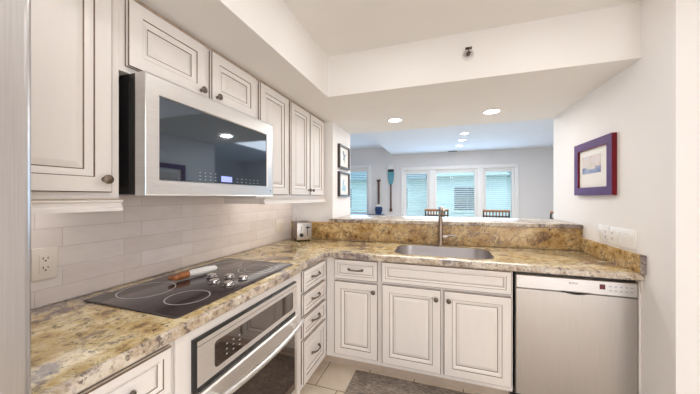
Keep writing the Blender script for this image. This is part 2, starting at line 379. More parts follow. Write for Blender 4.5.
def slab(outer, holes, z0, z1, r, edge=0):
    """horizontal slab with eased top edge; outer counter-clockwise"""
    mb = MB(); bm = bmesh.new()
    def loop(pts, z): return [bm.verts.new((x, y, z)) for x, y in pts]
    o0 = loop(outer, z0+r*0.5); ob = loop(inset_poly(outer, r*0.5), z0)
    o1 = loop(outer, z1-r); o2 = loop(inset_poly(outer, r*0.35), z1-r*0.35); o3 = loop(inset_poly(outer, r), z1)
    seq = [ob, o0, o1, o2, o3]; n = len(outer)
    for a, b in zip(seq, seq[1:]):
        for k in range(n): bm.faces.new((a[k], a[(k+1) % n], b[(k+1) % n], b[k]))
    hb, ht = [], []
    for h in holes:
        b0 = loop(h, z0); t0 = loop(h, z1-0.004); t1 = loop(inset_poly(h, -0.004), z1); hb.append(b0); ht.append(t1)
        for a, b in ((b0, t0), (t0, t1)):
            for k in range(len(h)): bm.faces.new((a[k], b[k], b[(k+1) % len(h)], a[(k+1) % len(h)]))
    for ol, hs in ((o3, ht), (ob, hb)):
        ed = []
        for lp in [ol]+hs:
            for k in range(len(lp)):
                e = bm.edges.get((lp[k], lp[(k+1) % len(lp)])) or bm.edges.new((lp[k], lp[(k+1) % len(lp)])); ed.append(e)
        bmesh.ops.triangle_fill(bm, edges=ed, use_beauty=True)
    mb.take(bm, 0, True)
    for i in range(4*n): mb.m[i] = edge
    return mb
def rrect(x0, x1, y0, y1, r, seg=6):
    out = []
    for cx, cy, a0 in ((x1-r, y0+r, -90), (x1-r, y1-r, 0), (x0+r, y1-r, 90), (x0+r, y0+r, 180)):
        for k in range(seg+1):
            a = math.radians(a0+90*k/seg); out.append((cx+r*math.cos(a), cy+r*math.sin(a)))
    return out

# ---------------------------------------------------------------- the setting
XR = 2.515; ZS = 2.103; ZC = 2.414; YE = 3.15; YF = 6.98
def yb(x): return 2.475+0.05*(x-0.43)
struct('floor', bx(-2.6, 5.2, -2.6, YF, -0.1, 0), 'floor')
struct('wall_left', bx(-0.12, 0, -2.6, YE, 0, 2.7), 'wall')
struct('wall_rear', bx(-0.12, 3.6, -2.72, -2.6, 0, 2.7), 'wall')
struct('wall_hall', bx(3.5, 3.62, -2.6, 1.70, 0, 2.7), 'wall')
struct('wall_right', bx(XR, 3.62, 1.70, YE, 0, 2.7), 'wall')
struct('wall_stub', bx(0, 0.416, 2.575, YE, 0, ZS), 'wall')
struct('ceiling', bx(0.6365, 3.62, -2.6, 1.93, ZC, 2.7), 'ceil')
struct('soffit_left', bx(0, 0.6365, -2.6, 1.93, ZS, 2.7), 'ceil')
struct('soffit_bar', bx(0, XR, 1.93, YE, ZS, 2.7), 'ceil')
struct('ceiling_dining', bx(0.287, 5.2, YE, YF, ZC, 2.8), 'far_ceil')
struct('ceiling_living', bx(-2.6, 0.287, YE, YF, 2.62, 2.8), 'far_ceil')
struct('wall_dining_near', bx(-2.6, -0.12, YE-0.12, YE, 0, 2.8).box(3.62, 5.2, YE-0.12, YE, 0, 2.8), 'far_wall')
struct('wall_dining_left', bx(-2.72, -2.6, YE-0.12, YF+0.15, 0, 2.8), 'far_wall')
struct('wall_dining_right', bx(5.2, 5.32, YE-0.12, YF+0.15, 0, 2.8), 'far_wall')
# half wall that carries the bar
def skew_box(mb, x0, x1, d0, d1, z0, z1, mat=0):
    vs = [(x, yb(x)+d, z) for z in (z0, z1) for x, d in ((x0, d0), (x1, d0), (x1, d1), (x0, d1))]
    return mb.add(vs, [(3, 2, 1, 0), (4, 5, 6, 7), (0, 1, 5, 4), (1, 2, 6, 5), (2, 3, 7, 6), (3, 0, 4, 7)], mat)
struct('wall_bar', skew_box(MB(), 0.417, XR, 0.024, 0.16, 0, 1.084), 'wall')

# far wall with the openings of four windows
wins = [(-1.30, -0.345, 0.80, 2.10), (0.60, 1.205, 0.76, 2.005), (1.335, 2.285, 0.76, 2.005), (2.43, 3.06, 0.76, 2.005)]
fw = MB(); xs = [-2.6]
for a, b, c, d in wins:
    fw.box(xs[-1], a, YF, YF+0.15, 0, 2.8); fw.box(a, b, YF, YF+0.15, 0, c); fw.box(a, b, YF, YF+0.15, d, 2.8); xs.append(b)
fw.box(xs[-1], 5.2, YF, YF+0.15, 0, 2.8)
struct('wall_far', fw, 'far_wall')
blind_labels = ['white slatted blind in the separate left window beside the hanging wooden paddles',
                'white slatted blind in the narrow left light of the triple window',
                'white slatted blind in the wide middle light of the triple window',
                'white slatted blind in the right light of the triple window']
for i, (a, b, c, d) in enumerate(wins):
    w = 0.05
    f = MB()
    f.box(a, a+w, YF+0.02, YF+0.12, c, d, bev=0.004); f.box(b-w, b, YF+0.02, YF+0.12, c, d, bev=0.004)
    f.box(a+w, b-w, YF+0.02, YF+0.12, c, c+w, bev=0.004); f.box(a+w, b-w, YF+0.02, YF+0.12, d-w, d, bev=0.004)
    wo = struct('window_%d' % (i+1), f, 'trim')
    bx(a+w, b-w, YF+0.092, YF+0.098, c+w, d-w).build('window_pane', 'pane', wo)
    # casing on the room side
    cs = MB(); k = 0.075
    if i in (0,):
        cs.box(a-k, a, YF-0.022, YF+0.0, c-k, d+k, bev=0.004); cs.box(b, b+k, YF-0.022, YF, c-k, d+k, bev=0.004); cs.box(a, b, YF-0.022, YF, d, d+k, bev=0.004); cs.box(a, b, YF-0.022, YF, c-k, c, bev=0.004)
        cs.build('casing', 'trim', wo)
    bl = thing('window_blind', blind_labels[i], 'blind', ((a+b)/2, YF+0.05, d-w), 'blinds in the dining room windows')
    bx(a+w+0.004, b-w-0.004, YF+0.025, YF+0.075, d-w-0.045, d-w-0.002, bev=0.004).build('headrail', 'blind', bl)
    sl = MB(); z = d-w-0.075
    while z > c+w+0.05:
        y0, y1, dz = YF+0.027, YF+0.073, 0.009
        sl.add([(a+w+0.006, y0, z-dz), (b-w-0.006, y0, z-dz), (b-w-0.006, y1, z+dz), (a+w+0.006, y1, z+dz),
                (a+w+0.006, y0, z-dz+0.003), (b-w-0.006, y0, z-dz+0.003), (b-w-0.006, y1, z+dz+0.003), (a+w+0.006, y1, z+dz+0.003)],
               [(0, 1, 2, 3), (7, 6, 5, 4), (0, 4, 5, 1), (1, 5, 6, 2), (2, 6, 7, 3), (3, 7, 4, 0)]); z -= 0.046
    sl.build('slats', 'blind', bl)
    bx(a+w+0.006, b-w-0.006, YF+0.03, YF+0.07, z+0.01, z+0.035, bev=0.003).build('bottom_rail', 'blind', bl)
    for t in (0.18, 0.82):
        x = a+w+(b-a-2*w)*t; MB().tube([(x, YF+0.0235, d-w-0.04), (x, YF+0.0235, z+0.03)], 0.0022, 6).build('lift_cord', 'blind', bl)
# one casing round the triple window
k = 0.08; cs = MB()
cs.box(0.60-k, 0.60, YF-0.022, YF, 0.68, 2.005, bev=0.004).box(3.06, 3.06+k, YF-0.022, YF, 0.68, 2.005, bev=0.004)
cs.box(0.60-k, 3.06+k, YF-0.024, YF, 2.005, 2.005+k, bev=0.004).box(0.60-k-0.02, 3.06+k+0.02, YF-0.05, YF, 0.72, 0.758, bev=0.006)
cs.box(1.205, 1.335, YF-0.022, YF, 0.758, 2.005, bev=0.004).box(2.285, 2.43, YF-0.022, YF, 0.758, 2.005, bev=0.004)
struct('trim_1', cs, 'trim')
struct('baseboard_far', bx(-2.6, 5.2, YF-0.016, YF, 0, 0.12, bev=0.003), 'trim')
struct('baseboard_right', bx(XR-0.0005, XR+0.9, 1.684, 1.70, 0, 0.10, bev=0.003), 'trim')

# ceramic tile on the left wall
struct('wall_left_tile', bx(0, 0.010, 0.29, yb(0)+0.02, 0.914, 1.345), 'tile')

# ---------------------------------------------------------------- outdoors
g = bx(-20, 24, YF+0.16, 40, -0.6, -0.5).build('ground', 'grass'); g['kind'] = 'structure'
hs = thing('neighbour_house', 'pale sided house with grey roof outside the dining room windows', 'house', (2, 15, -0.5))
bx(-7, 9, 15, 21, -0.5, 2.35).build('house_wall', 'siding', hs)
rf = MB().prism([(14.5, 2.3), (21.5, 2.3), (18, 4.6)], lambda a, b, d: (d, a, b), -7.5, 9.5)
rf.build('roof', 'shingle', hs)
gb = MB().prism([(0.8, 2.30), (4.6, 2.30), (2.7, 4.0)], lambda a, b, d: (a, d, b), 13.2, 18); gb.build('gable_roof', 'shingle', hs)
bx(1.1, 4.3, 13.6, 15, -0.5, 2.3).prism([(1.1, 2.3), (4.3, 2.3), (2.7, 3.7)], lambda a, b, d: (a, d, b), 13.1, 13.25).build('front_bay', 'siding', hs)
for x0, x1, y in ((-4.6, -3.4, 14.99), (-1.4, -0.2, 14.99), (2.1, 3.3, 13.59), (5.4, 6.6, 14.99)):
    wf = MB()
    wf.box(x0-0.1, x1+0.1, y-0.05, y, 0.6, 1.9); wo = wf.build('house_window', 'trim', hs)
    bx(x0, x1, y-0.06, y-0.04, 0.7, 1.8).build('glass', 'house_glass', wo)
# ---------------------------------------------------------------- cabinet kit
DOOR = [(0, 0), (0, 0.007), (0, 0.0165), (0.0035, 0.020), (0.052, 0.020), (0.0548, 0.0165), (0.064, 0.0155), (0.076, 0.0095), (0.0795, 0.0075), (0.094, 0.0125), (0.100, 0.0140)]
DMAT = [1, 0, 1, 0, 1, 0, 0, 1, 0, 0, 0]
def panel_front(name, parent, side, a0, a1, z0, z1, face, k=1.0, label=None):
    """raised panel door or drawer front. side 'L': faces +x, a = y; side 'B': faces -y, a = x"""
    prof = [(i*k if i > 0.004 else i, d) for i, d in DOOR]
    mb = MB()
    if side == 'L': mb.rings((face, a0, z0), (0, 1, 0), (0, 0, 1), (1, 0, 0), a1-a0, z1-z0, prof, DMAT)
    else: mb.rings((a0, face, z0), (1, 0, 0), (0, 0, 1), (0, -1, 0), a1-a0, z1-z0, prof, DMAT)
    return mb.build(name, ['cream', 'glaze'], parent)
def P(side, a, d, z, face):
    return Vector((face+d, a, z)) if side == 'L' else Vector((a, face-d, z))
def knob(parent, side, a, z, face):
    ax = (1, 0, 0) if side == 'L' else (0, -1, 0)
    MB().lathe([(0.0, 0), (0.0085, 0), (0.0065, 0.004), (0.0055, 0.012), (0.010, 0.017), (0.0155, 0.021), (0.0155, 0.025), (0.011, 0.029), (0, 0.0305)], P(side, a, 0.020, z, face), ax, 20).build('knob', 'pewter', parent)
def pull(parent, side, a, z, face, L=0.105):
    mb = MB(); pts = []
    for i in range(13):
        t = -1+2*i/12; pts.append(P(side, a+t*L/2, 0.020+0.026*(1-abs(t)**3.0), z, face))
    mb.tube(pts, [0.0048+0.0022*abs(-1+2*i/12)**2 for i in range(13)], 10)
    for s in (-1, 1):
        mb.lathe([(0.0, 0), (0.010, 0), (0.009, 0.004), (0.006, 0.007), (0, 0.008)], P(side, a+s*L/2, 0.020, z, face), (1, 0, 0) if side == 'L' else (0, -1, 0), 16)
    mb.build('pull_handle', 'pewter', parent)
def carcass(parent, side, a0, a1, z0, z1, d0, d1, openings, th=0.018, toe=None, top=True):
    """hollow case; d is the depth coordinate (x for L, y for B), d1 = face frame front"""
    def B(mb, p0, p1, q0, q1, r0, r1, mat=0):
        if side == 'L': mb.box(min(q0, q1), max(q0, q1), p0, p1, r0, r1, mat)
        else: mb.box(p0, p1, min(q0, q1), max(q0, q1), r0, r1, mat)
    s = 1 if d1 > d0 else -1
    mb = MB(); e = d1-s*0.02
    B(mb, a0, a0+th, d0, e, z0, z1); B(mb, a1-th, a1, d0, e, z0, z1)
    B(mb, a0+th, a1-th, d0, d0+s*0.008, z0, z1); B(mb, a0+th, a1-th, d0+s*0.008, e, z0, z0+th)
    if top: B(mb, a0+th, a1-th, d0+s*0.008, e, z1-th, z1)
    mb.build('case', 'cream', parent)
    # face frame with rectangular openings: split into a grid
    mb = MB()
    ps = sorted({a0, a1, *[o[0] for o in openings], *[o[1] for o in openings]}); rs = sorted({z0, z1, *[o[2] for o in openings], *[o[3] for o in openings]})
    for p0, p1 in zip(ps, ps[1:]):
        for r0, r1 in zip(rs, rs[1:]):
            cp, cr = (p0+p1)/2, (r0+r1)/2
            if not any(o[0] < cp < o[1] and o[2] < cr < o[3] for o in openings): B(mb, p0, p1, e, d1, r0, r1)
    mb.build('face_frame', 'cream', parent)
    if toe is not None:
        if toe is True: toe = (a0, a1)
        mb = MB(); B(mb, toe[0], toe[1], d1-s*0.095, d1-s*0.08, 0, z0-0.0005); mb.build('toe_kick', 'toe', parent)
def vgap(parent, pts): pass

# ---- upper cabinets on the left wall
XU = 0.33
UZ0, UZ1 = 1.326, 2.103
def upper(label, y0, y1, doors, z0=UZ0, kz=0.067):
    t = thing('wall_cabinet', label, 'cabinet', (0, y0, z0), 'cream wall cabinets')
    ops = [(a+0.012, b-0.012, z0+0.035, UZ1-0.035) for a, b, _ in doors]
    carcass(t, 'L', y0, y1, z0, UZ1, 0.001, XU, ops)
    for a, b, kn in doors:
        d = panel_front('door', t, 'L', a, b, z0+0.022, UZ1-0.020, XU)
        if kn is not None: knob(d, 'L', kn, z0+kz, XU)
    # thin glazed bead under the ceiling
    MB().box(XU, XU+0.008, y0+0.001, y1-0.001, UZ1-0.014, UZ1-0.001).build('top_bead', 'frameline', t)
    return t
upper('tall cream single door wall cabinet beside the refrigerator, left of the microwave', 0.295, 0.681, [(0.318, 0.650, 0.624)])
upper('short cream two door wall cabinet above the microwave', 0.682, 1.467, [(0.701, 1.058, 1.026), (1.092, 1.448, 1.126)], 1.803, 0.050)
upper('narrow cream single door wall cabinet right of the microwave', 1.468, 1.850, [(1.488, 1.830, None)])
upper('cream two door wall cabinet nearest the pass-through', 1.851, 2.548, [(1.872, 2.188, 2.165), (2.204, 2.500, 2.228)])
def rail_profile(): return [(0.30, 1.3255), (0.350, 1.3255), (0.350, 1.316), (0.342, 1.311), (0.342, 1.300), (0.349, 1.293), (0.351, 1.283), (0.30, 1.283)]
for y0, y1, lb, yr in ((0.295, 0.684, 'cream light rail under the wall cabinet left of the microwave', 0.68), (1.535, 2.558, 'cream light rail under the wall cabinets right of the microwave', 1.535)):
    t = thing('light_rail', lb, 'molding', (0.32, y0, 1.283), 'light rails')
    MB().prism(rail_profile(), lambda a, b, d: (a, d, b), y0, y1).build('front_rail', 'cream', t)
    if y0 > 1: bx(0.012, 0.30, yr, yr+0.022, 1.285, 1.3255, bev=0.004).build('end_rail', 'cream', t)
    bx(0.336, 0.3508, y0+0.0, y1, 1.3215, 1.3252).build('glazed_line', 'frameline', t)

# ---- added fill panels behind the light rails, put in to brighten the tile
def fill_panel(label, y0, y1, power):
    t = thing('under_cabinet_fill', label, 'fill light', (0.16, (y0+y1)/2, 1.326), 'added fill lights')
    bx(0.045, 0.275, y0, y1, 1.314, 1.3255, bev=0.002).build('housing', 'white_plastic', t)
    bx(0.055, 0.265, y0+0.01, y1-0.01, 1.3125, 1.314).build('lens', 'fill_lens', t)
    lamp('fill_lamp', 'AREA', (0.16, (y0+y1)/2, 1.311), power, NEUT, 0.20, (0, 0, 0), y1-y0-0.04)  # added lamp to brighten tile and counter
fill_panel('slim added fill panel under the wall cabinet left of the microwave', 0.33, 0.66, 0.35)
fill_panel('slim added fill panel under the wall cabinets right of the microwave', 1.60, 2.45, 0.6)

# ---- microwave over the cooktop
mw = thing('microwave', 'stainless steel over-the-range microwave with wide dark glass door', 'microwave', (0.2, 1.10, 1.335))
Y0, Y1 = 0.709, 1.518; MZ0, MZ1 = 1.338, 1.798
bx(0.012, 0.372, Y0, 1.464, MZ0+0.004, MZ1, bev=0.003).build('body', 'black', mw)
vs = MB()
for k in range(3): vs.box(0.340+0.010*k, 0.345+0.010*k, Y0-0.0015, Y0+0.002, MZ0+0.02, MZ1-0.02)
vs.build('side_vent', 'dark', mw)
door = MB()
FX = 0.424
wy0, wy1, wz0, wz1 = 0.764, 1.462, 1.397, 1.727
door.rings((0.374, Y0, MZ0), (0, 1, 0), (0, 0, 1), (1, 0, 0), Y1-Y0, MZ1-MZ0, [(0, 0), (0, 0.052), (0.005, FX-0.374)], [0, 0, 0])
door.f.pop(-2); door.m.pop(-2); door.sm.pop(-2)   # front cap replaced by the frame
o = len(door.v)
fr = [(FX, Y0+0.005, MZ0+0.005), (FX, Y1-0.005, MZ0+0.005), (FX, Y1-0.005, MZ1-0.005), (FX, Y0+0.005, MZ1-0.005),
      (FX, wy0, wz0), (FX, wy1, wz0), (FX, wy1, wz1), (FX, wy0, wz1), (FX-0.008, wy0+0.004, wz0+0.004), (FX-0.008, wy1-0.004, wz0+0.004), (FX-0.008, wy1-0.004, wz1-0.004), (FX-0.008, wy0+0.004, wz1-0.004)]
door.add(fr, [(k, (k+1) % 4, 4+(k+1) % 4, 4+k) for k in range(4)]+[(4+k, 4+(k+1) % 4, 8+(k+1) % 4, 8+k) for k in range(4)])
dob = door.build('door', 'steel_h', mw)
bx(FX-0.014, FX-0.007, wy0+0.003, wy1-0.003, wz0+0.003, wz1-0.003).build('window', 'mw_glass', dob)
gx = FX-0.007
bx(gx, gx+0.0012, 1.085, 1.158, wz0+0.012, wz0+0.040).build('display', 'display', dob)
for r in range(3):
    for c in range(4): bx(gx, gx+0.0008, 0.955+0.030*c, 0.962+0.030*c, wz0+0.014+0.016*r, wz0+0.0165+0.016*r).build('touch_key', 'grey_mark', dob)
for r in range(2):
    for c in range(6): bx(gx, gx+0.0008, 1.195+0.034*c, 1.204+0.034*c, wz0+0.014+0.018*r, wz0+0.0165+0.018*r).build('touch_key', 'grey_mark', dob)
bx(FX-0.0003, FX+0.0008, Y1-0.030, Y1-0.022, MZ0+0.030, MZ0+0.038).build('badge', 'dark_mark', dob)
bx(0.10, 0.36, Y0+0.05, 1.42, MZ0+0.0005, MZ0+0.006).build('grease_filter', 'steel', mw)
# ---- base cabinets, left run
XN = 0.615   # face frame plane in front of the counter's step
XO = 0.625
t = thing('base_cabinet', 'cream base cabinet with one drawer at the near end of the left counter', 'cabinet', (0.3, 0.295, 0), 'cream base cabinets')
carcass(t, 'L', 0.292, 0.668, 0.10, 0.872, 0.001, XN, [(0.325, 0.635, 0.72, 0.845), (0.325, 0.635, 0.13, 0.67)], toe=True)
d = panel_front('drawer', t, 'L', 0.312, 0.650, 0.702, 0.852, XN, 0.52); pull(d, 'L', 0.481, 0.777, XN, 0.10)
d = panel_front('door', t, 'L', 0.312, 0.650, 0.118, 0.688, XN); knob(d, 'L', 0.625, 0.645, XN)
t = thing('base_cabinet', 'cream cabinet housing the built-in oven under the cooktop', 'cabinet', (0.3, 0.67, 0), 'cream base cabinets')
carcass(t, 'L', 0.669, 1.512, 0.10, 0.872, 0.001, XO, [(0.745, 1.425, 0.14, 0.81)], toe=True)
t = thing('base_cabinet', 'cream bank of four stacked drawers between the oven and the inside corner', 'cabinet', (0.3, 1.515, 0), 'cream base cabinets')
zz = [(0.722, 0.858), (0.574, 0.706), (0.426, 0.558), (0.136, 0.410)]
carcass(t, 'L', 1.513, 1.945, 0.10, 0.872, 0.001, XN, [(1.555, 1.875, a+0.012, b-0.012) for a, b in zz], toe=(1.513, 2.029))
for a, b in zz:
    d = panel_front('drawer', t, 'L', 1.541, 1.889, a, b, XN, 0.55 if b-a < 0.2 else 0.75); pull(d, 'L', 1.715, (a+b)/2+0.005, XN, 0.11)
# ---- base cabinets, sink run
YB_ = 1.95; YK = 2.44
t = thing('base_cabinet', 'cream corner base cabinet with one drawer over one door', 'cabinet', (0.85, 2.2, 0), 'cream base cabinets')
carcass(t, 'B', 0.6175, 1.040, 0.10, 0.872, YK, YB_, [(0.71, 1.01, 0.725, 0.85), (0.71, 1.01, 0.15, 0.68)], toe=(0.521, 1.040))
d = panel_front('drawer', t, 'B', 0.690, 1.026, 0.712, 0.860, YB_, 0.52); pull(d, 'B', 0.858, 0.788, YB_, 0.105)
d = panel_front('door', t, 'B', 0.690, 1.026, 0.138, 0.694, YB_); knob(d, 'B', 0.999, 0.640, YB_)
t = thing('base_cabinet', 'cream two door sink base cabinet with a wide false drawer front', 'cabinet', (1.47, 2.2, 0), 'cream base cabinets')
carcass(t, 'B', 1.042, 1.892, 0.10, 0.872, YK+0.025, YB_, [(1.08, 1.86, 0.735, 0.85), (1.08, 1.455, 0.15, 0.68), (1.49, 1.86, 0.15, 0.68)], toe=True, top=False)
panel_front('false_drawer_front', t, 'B', 1.056, 1.884, 0.716, 0.862, YB_, 0.55)
d = panel_front('door', t, 'B', 1.060, 1.462, 0.132, 0.700, YB_); knob(d, 'B', 1.432, 0.640, YB_)
d = panel_front('door', t, 'B', 1.482, 1.884, 0.132, 0.700, YB_); knob(d, 'B', 1.512, 0.640, YB_)
bx(1.892, 1.894, YB_+0.005, YK, 0.10, 0.86).build('shadowed_side', 'cream', t)

# ---- wall oven under the cooktop
ov = thing('oven', 'built-in stainless steel oven with dark glass door under the cooktop', 'oven', (0.3, 1.08, 0.15))
OY0, OY1 = 0.728, 1.440; OX = XO+0.0015
bx(0.06, XO-0.0225, OY0+0.03, OY1-0.03, 0.162, 0.80).build('oven_body', 'dark', ov)
cp = MB()
cp.rings((OX, OY0, 0.652), (0, 1, 0), (0, 0, 1), (1, 0, 0), OY1-OY0, 0.176, [(0, 0), (0, 0.010), (0.007, 0.020)], [1, 1, 0])
# sloped dark top vent
cp.add([(OX, OY0, 0.828), (OX, OY1, 0.828), (OX+0.021, OY1-0.004, 0.802), (OX+0.021, OY0+0.004, 0.802), (OX, OY0, 0.802), (OX, OY1, 0.802)], [(0, 1, 2, 3), (0, 3, 4), (1, 5, 2), (4, 3, 2, 5)], 1)
cpo = cp.build('control_panel', ['oven_steel', 'black'], ov)
g = MB(); ol = rrect(0.812, 1.385, 0.684, 0.784, 0.014)
g.prism(ol, lambda a, b, d: (d, a, b), OX+0.0195, OX+0.0225); g.build('control_glass', 'oven_glass', cpo)
kx = OX+0.0225
for r in range(3):
    for c in range(3): bx(kx, kx+0.0008, 0.868+0.036*c, 0.876+0.036*c, 0.706+0.020*r, 0.7095+0.020*r).build('touch_key', 'grey_mark', cpo)
bx(OX, OX+0.006, OY0, OY1, 0.632, 0.6515).build('gap_trim', 'black', ov)
dr = MB()
DZ0, DZ1 = 0.165, 0.630
dr.rings((OX, OY0+0.006, DZ0), (0, 1, 0), (0, 0, 1), (1, 0, 0), OY1-OY0-0.012, DZ1-DZ0, [(0, 0), (0, 0.020), (0.006, 0.026), (0.05, 0.026)], [0, 0, 0, 0])
dro = dr.build('oven_door', 'oven_steel', ov)
bx(OX+0.0255, OX+0.0285, OY0+0.045, OY1-0.045, DZ0+0.05, 0.545).build('door_window', 'oven_glass', dro)
hd = MB(); pts = []
for i in range(25):
    s = -1+2*i/24; pts.append((OX+0.050+0.034*(1-s*s), (OY0+OY1)/2+s*0.365, 0.592))
hd.tube(pts, 0.0135, 14)
for s in (-0.83, 0.83):
    y = (OY0+OY1)/2+s*0.355
    hd.box(OX+0.026, OX+0.062, y-0.016, y+0.016, 0.583, 0.601, bev=0.003)
hd.build('handle', 'steel_h', dro)

# ---- granite counter with sink cut-out
SX0, SX1, SY0, SY1 = 1.115, 1.820, 1.995, 2.430
CF = 1.903
hole = rrect(SX0, SX1, SY0, SY1, 0.125, 8)
outer = [(0.0105, 0.288), (0.655, 0.288), (0.655, 1.492), (0.638, 1.506), (0.638, CF-0.02), (0.658, CF), (XR-0.001, CF), (XR-0.001, yb(XR)-0.001), (0.0105, yb(0.0105)-0.001)]
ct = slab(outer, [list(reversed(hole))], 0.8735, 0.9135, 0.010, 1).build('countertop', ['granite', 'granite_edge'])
tag(ct, 'L shaped polished gold and grey granite countertop round the cooktop and sink', 'countertop')
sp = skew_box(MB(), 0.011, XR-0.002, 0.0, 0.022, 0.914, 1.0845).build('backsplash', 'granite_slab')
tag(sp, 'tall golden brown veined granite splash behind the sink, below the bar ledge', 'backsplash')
bt_out = [(0.42, yb(0.42)-0.014), (XR-0.002, yb(XR)-0.014), (XR-0.002, 3.13), (0.42, 3.13)]
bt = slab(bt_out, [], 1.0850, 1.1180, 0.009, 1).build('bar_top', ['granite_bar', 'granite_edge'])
tag(bt, 'polished granite bar ledge in the pass-through above the sink', 'counter')
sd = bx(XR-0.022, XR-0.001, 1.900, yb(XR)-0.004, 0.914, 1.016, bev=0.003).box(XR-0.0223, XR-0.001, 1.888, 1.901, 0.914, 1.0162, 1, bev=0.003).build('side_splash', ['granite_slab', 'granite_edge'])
tag(sd, 'low granite splash along the right wall above the dishwasher', 'backsplash')

# ---- sink, faucet
sk = thing('sink', 'stainless steel undermount sink with rounded corners', 'sink', (1.467, 2.21, 0.70))
b = MB(); loops = []
for ins, z in ((0.0015, 0.9085), (0.004, 0.9085), (0.006, 0.89), (0.012, 0.74), (0.03, 0.712), (0.07, 0.706)):
    loops.append([(x, y, z) for x, y in rrect(SX0+ins, SX1-ins, SY0+ins, SY1-ins, 0.125-max(0, ins)*0.4, 8)])
n = len(loops[0]); vv = [p for l in loops for p in l]
b.add(vv, [(i*n+k, i*n+(k+1) % n, (i+1)*n+(k+1) % n, (i+1)*n+k) for i in range(len(loops)-1) for k in range(n)]+[tuple((len(loops)-1)*n+k for k in range(n))], 0, True)
b.build('basin', 'sink_steel', sk, 60)
MB().lathe([(0.0, 0), (0.045, 0), (0.045, 0.003), (0.036, 0.004), (0.030, 0.001), (0, 0.001)], (1.467, 2.25, 0.7062), (0, 0, 1), 24).build('drain', 'chrome', sk)
FXx, FYy = 1.462, 2.482
fc = thing('faucet', 'brushed bronze toned single lever faucet behind the sink', 'faucet', (FXx, FYy, 0.9135))
MB().lathe([(0, 0), (0.030, 0), (0.030, 0.006), (0.024, 0.014), (0.0215, 0.03), (0.0215, 0.115), (0.0185, 0.135), (0.0165, 0.28), (0.0185, 0.30), (0.0185, 0.325), (0.012, 0.335), (0, 0.337)], (FXx, FYy, 0.9138), (0, 0, 1), 24).build('column', 'nickel', fc)
MB().tube([(FXx, FYy+0.004, 1.222), (FXx+0.004, FYy-0.05, 1.240), (FXx+0.010, FYy-0.12, 1.240), (FXx+0.014, FYy-0.17, 1.228), (FXx+0.016, FYy-0.20, 1.205), (FXx+0.017, FYy-0.212, 1.182)], [0.015, 0.015, 0.0155, 0.018, 0.020, 0.0185], 16).build('spout', 'nickel', fc)
lv = MB().lathe([(0, 0), (0.017, 0), (0.019, 0.022), (0.015, 0.040), (0, 0.043)], (FXx+0.018, FYy, 0.992), (1, 0, 0), 18)
lv.tube([(FXx+0.045, FYy, 0.996), (FXx+0.080, FYy-0.008, 1.004), (FXx+0.122, FYy-0.018, 0.998)], [0.014, 0.013, 0.010], 12)
lv.build('lever', 'lever_metal', fc)
c_ = thing('deck_cap', 'small low metal cap on the counter right of the faucet', 'sink fitting', (1.60, 2.492, 0.9135))
MB().lathe([(0, 0), (0.017, 0), (0.017, 0.010), (0.012, 0.014), (0.0, 0.015)], (1.60, 2.492, 0.9138), (0, 0, 1), 20).build('base', 'nickel', c_)
MB().lathe([(0, 0), (0.007, 0), (0.007, 0.022), (0.010, 0.026), (0, 0.030)], (1.60, 2.492, 0.927), (0, 0, 1), 16).build('top', 'nickel', c_)

# ---- dishwasher
dw = thing('dishwasher', 'stainless steel dishwasher under the counter at the right wall', 'dishwasher', (2.21, 2.15, 0.0))
DX0, DX1 = 1.906, 2.503; DF = 1.932
bx(DX0+0.004, DX1-0.004, 1.97, 2.46, 0.10, 0.850).build('tub', 'black', dw)
dd = MB()
dd.rings((DX0, 1.966, 0.105), (1, 0, 0), (0, 0, 1), (0, -1, 0), DX1-DX0, 0.661, [(0, 0), (0, 0.028), (0.004, 0.033)], [0, 0, 0])
ddo = dd.build('door_panel', 'dw_steel', dw)
cp = MB().rings((DX0, 1.966, 0.7685), (1, 0, 0), (0, 0, 1), (0, -1, 0), DX1-DX0, 0.084, [(0, 0), (0, 0.030), (0.005, 0.0365)], [0, 0, 0])
cpo = cp.build('control_panel', 'dw_panel', dw)
yp = 1.966-0.0365
# scooped handle: dark lens shape where panel and door meet
ol = [(-1+2*i/16, -0.0 - 0.015*(1-((-1+2*i/16))**2)) for i in range(17)]
ol = [(2.216+0.074*a, 0.7720+b) for a, b in ol]+[(2.216+0.074, 0.7730), (2.216-0.074, 0.7730)]
MB().prism(ol, lambda a, b, d: (a, d, b), yp-0.0012, yp+0.006).build('handle_recess', 'dark', cpo)
MB().tube([(2.216-0.074, yp-0.001, 0.7745), (2.216, yp-0.003, 0.7745), (2.216+0.074, yp-0.001, 0.7745)], 0.0022, 8).build('handle_lip', 'steel', cpo)
bx(2.328, 2.354, yp-0.001, yp+0.002, 0.803, 0.831).build('display', 'led', cpo)
for r in range(2):
    for c in range(5): bx(2.372+0.024*c, 2.384+0.024*c, yp-0.0008, yp+0.001, 0.795+0.024*r, 0.802+0.024*r).build('button', 'mid_mark', cpo)
text_mesh('lettering', 'BOSCH', 0.0135, 'dark_mark', cpo, (2.203, yp-0.0004, 0.8235), (1, 0, 0), (0, 0, 1), (0, -1, 0))
bx(DX0, DX1, 1.975, 1.985, 0.0, 0.10).build('kick_plate', 'black', dw)
bx(DX0+0.001, DX1-0.001, 1.955, 1.975, 0.848, 0.870).build('top_gap', 'black', dw)
fp = MB(); fp.box(2.5045, XR-0.001, 1.93, 2.45, 0, 0.8728)
fp.prism([(2.5045, 0.872), (2.513, 0.872), (2.513, 0.80), (2.507, 0.82)], lambda a, b, d: (a, d, b), 1.915, 1.93)
tag(fp.build('filler_panel', 'cream'), 'narrow cream end panel between dishwasher and right wall', 'panel')

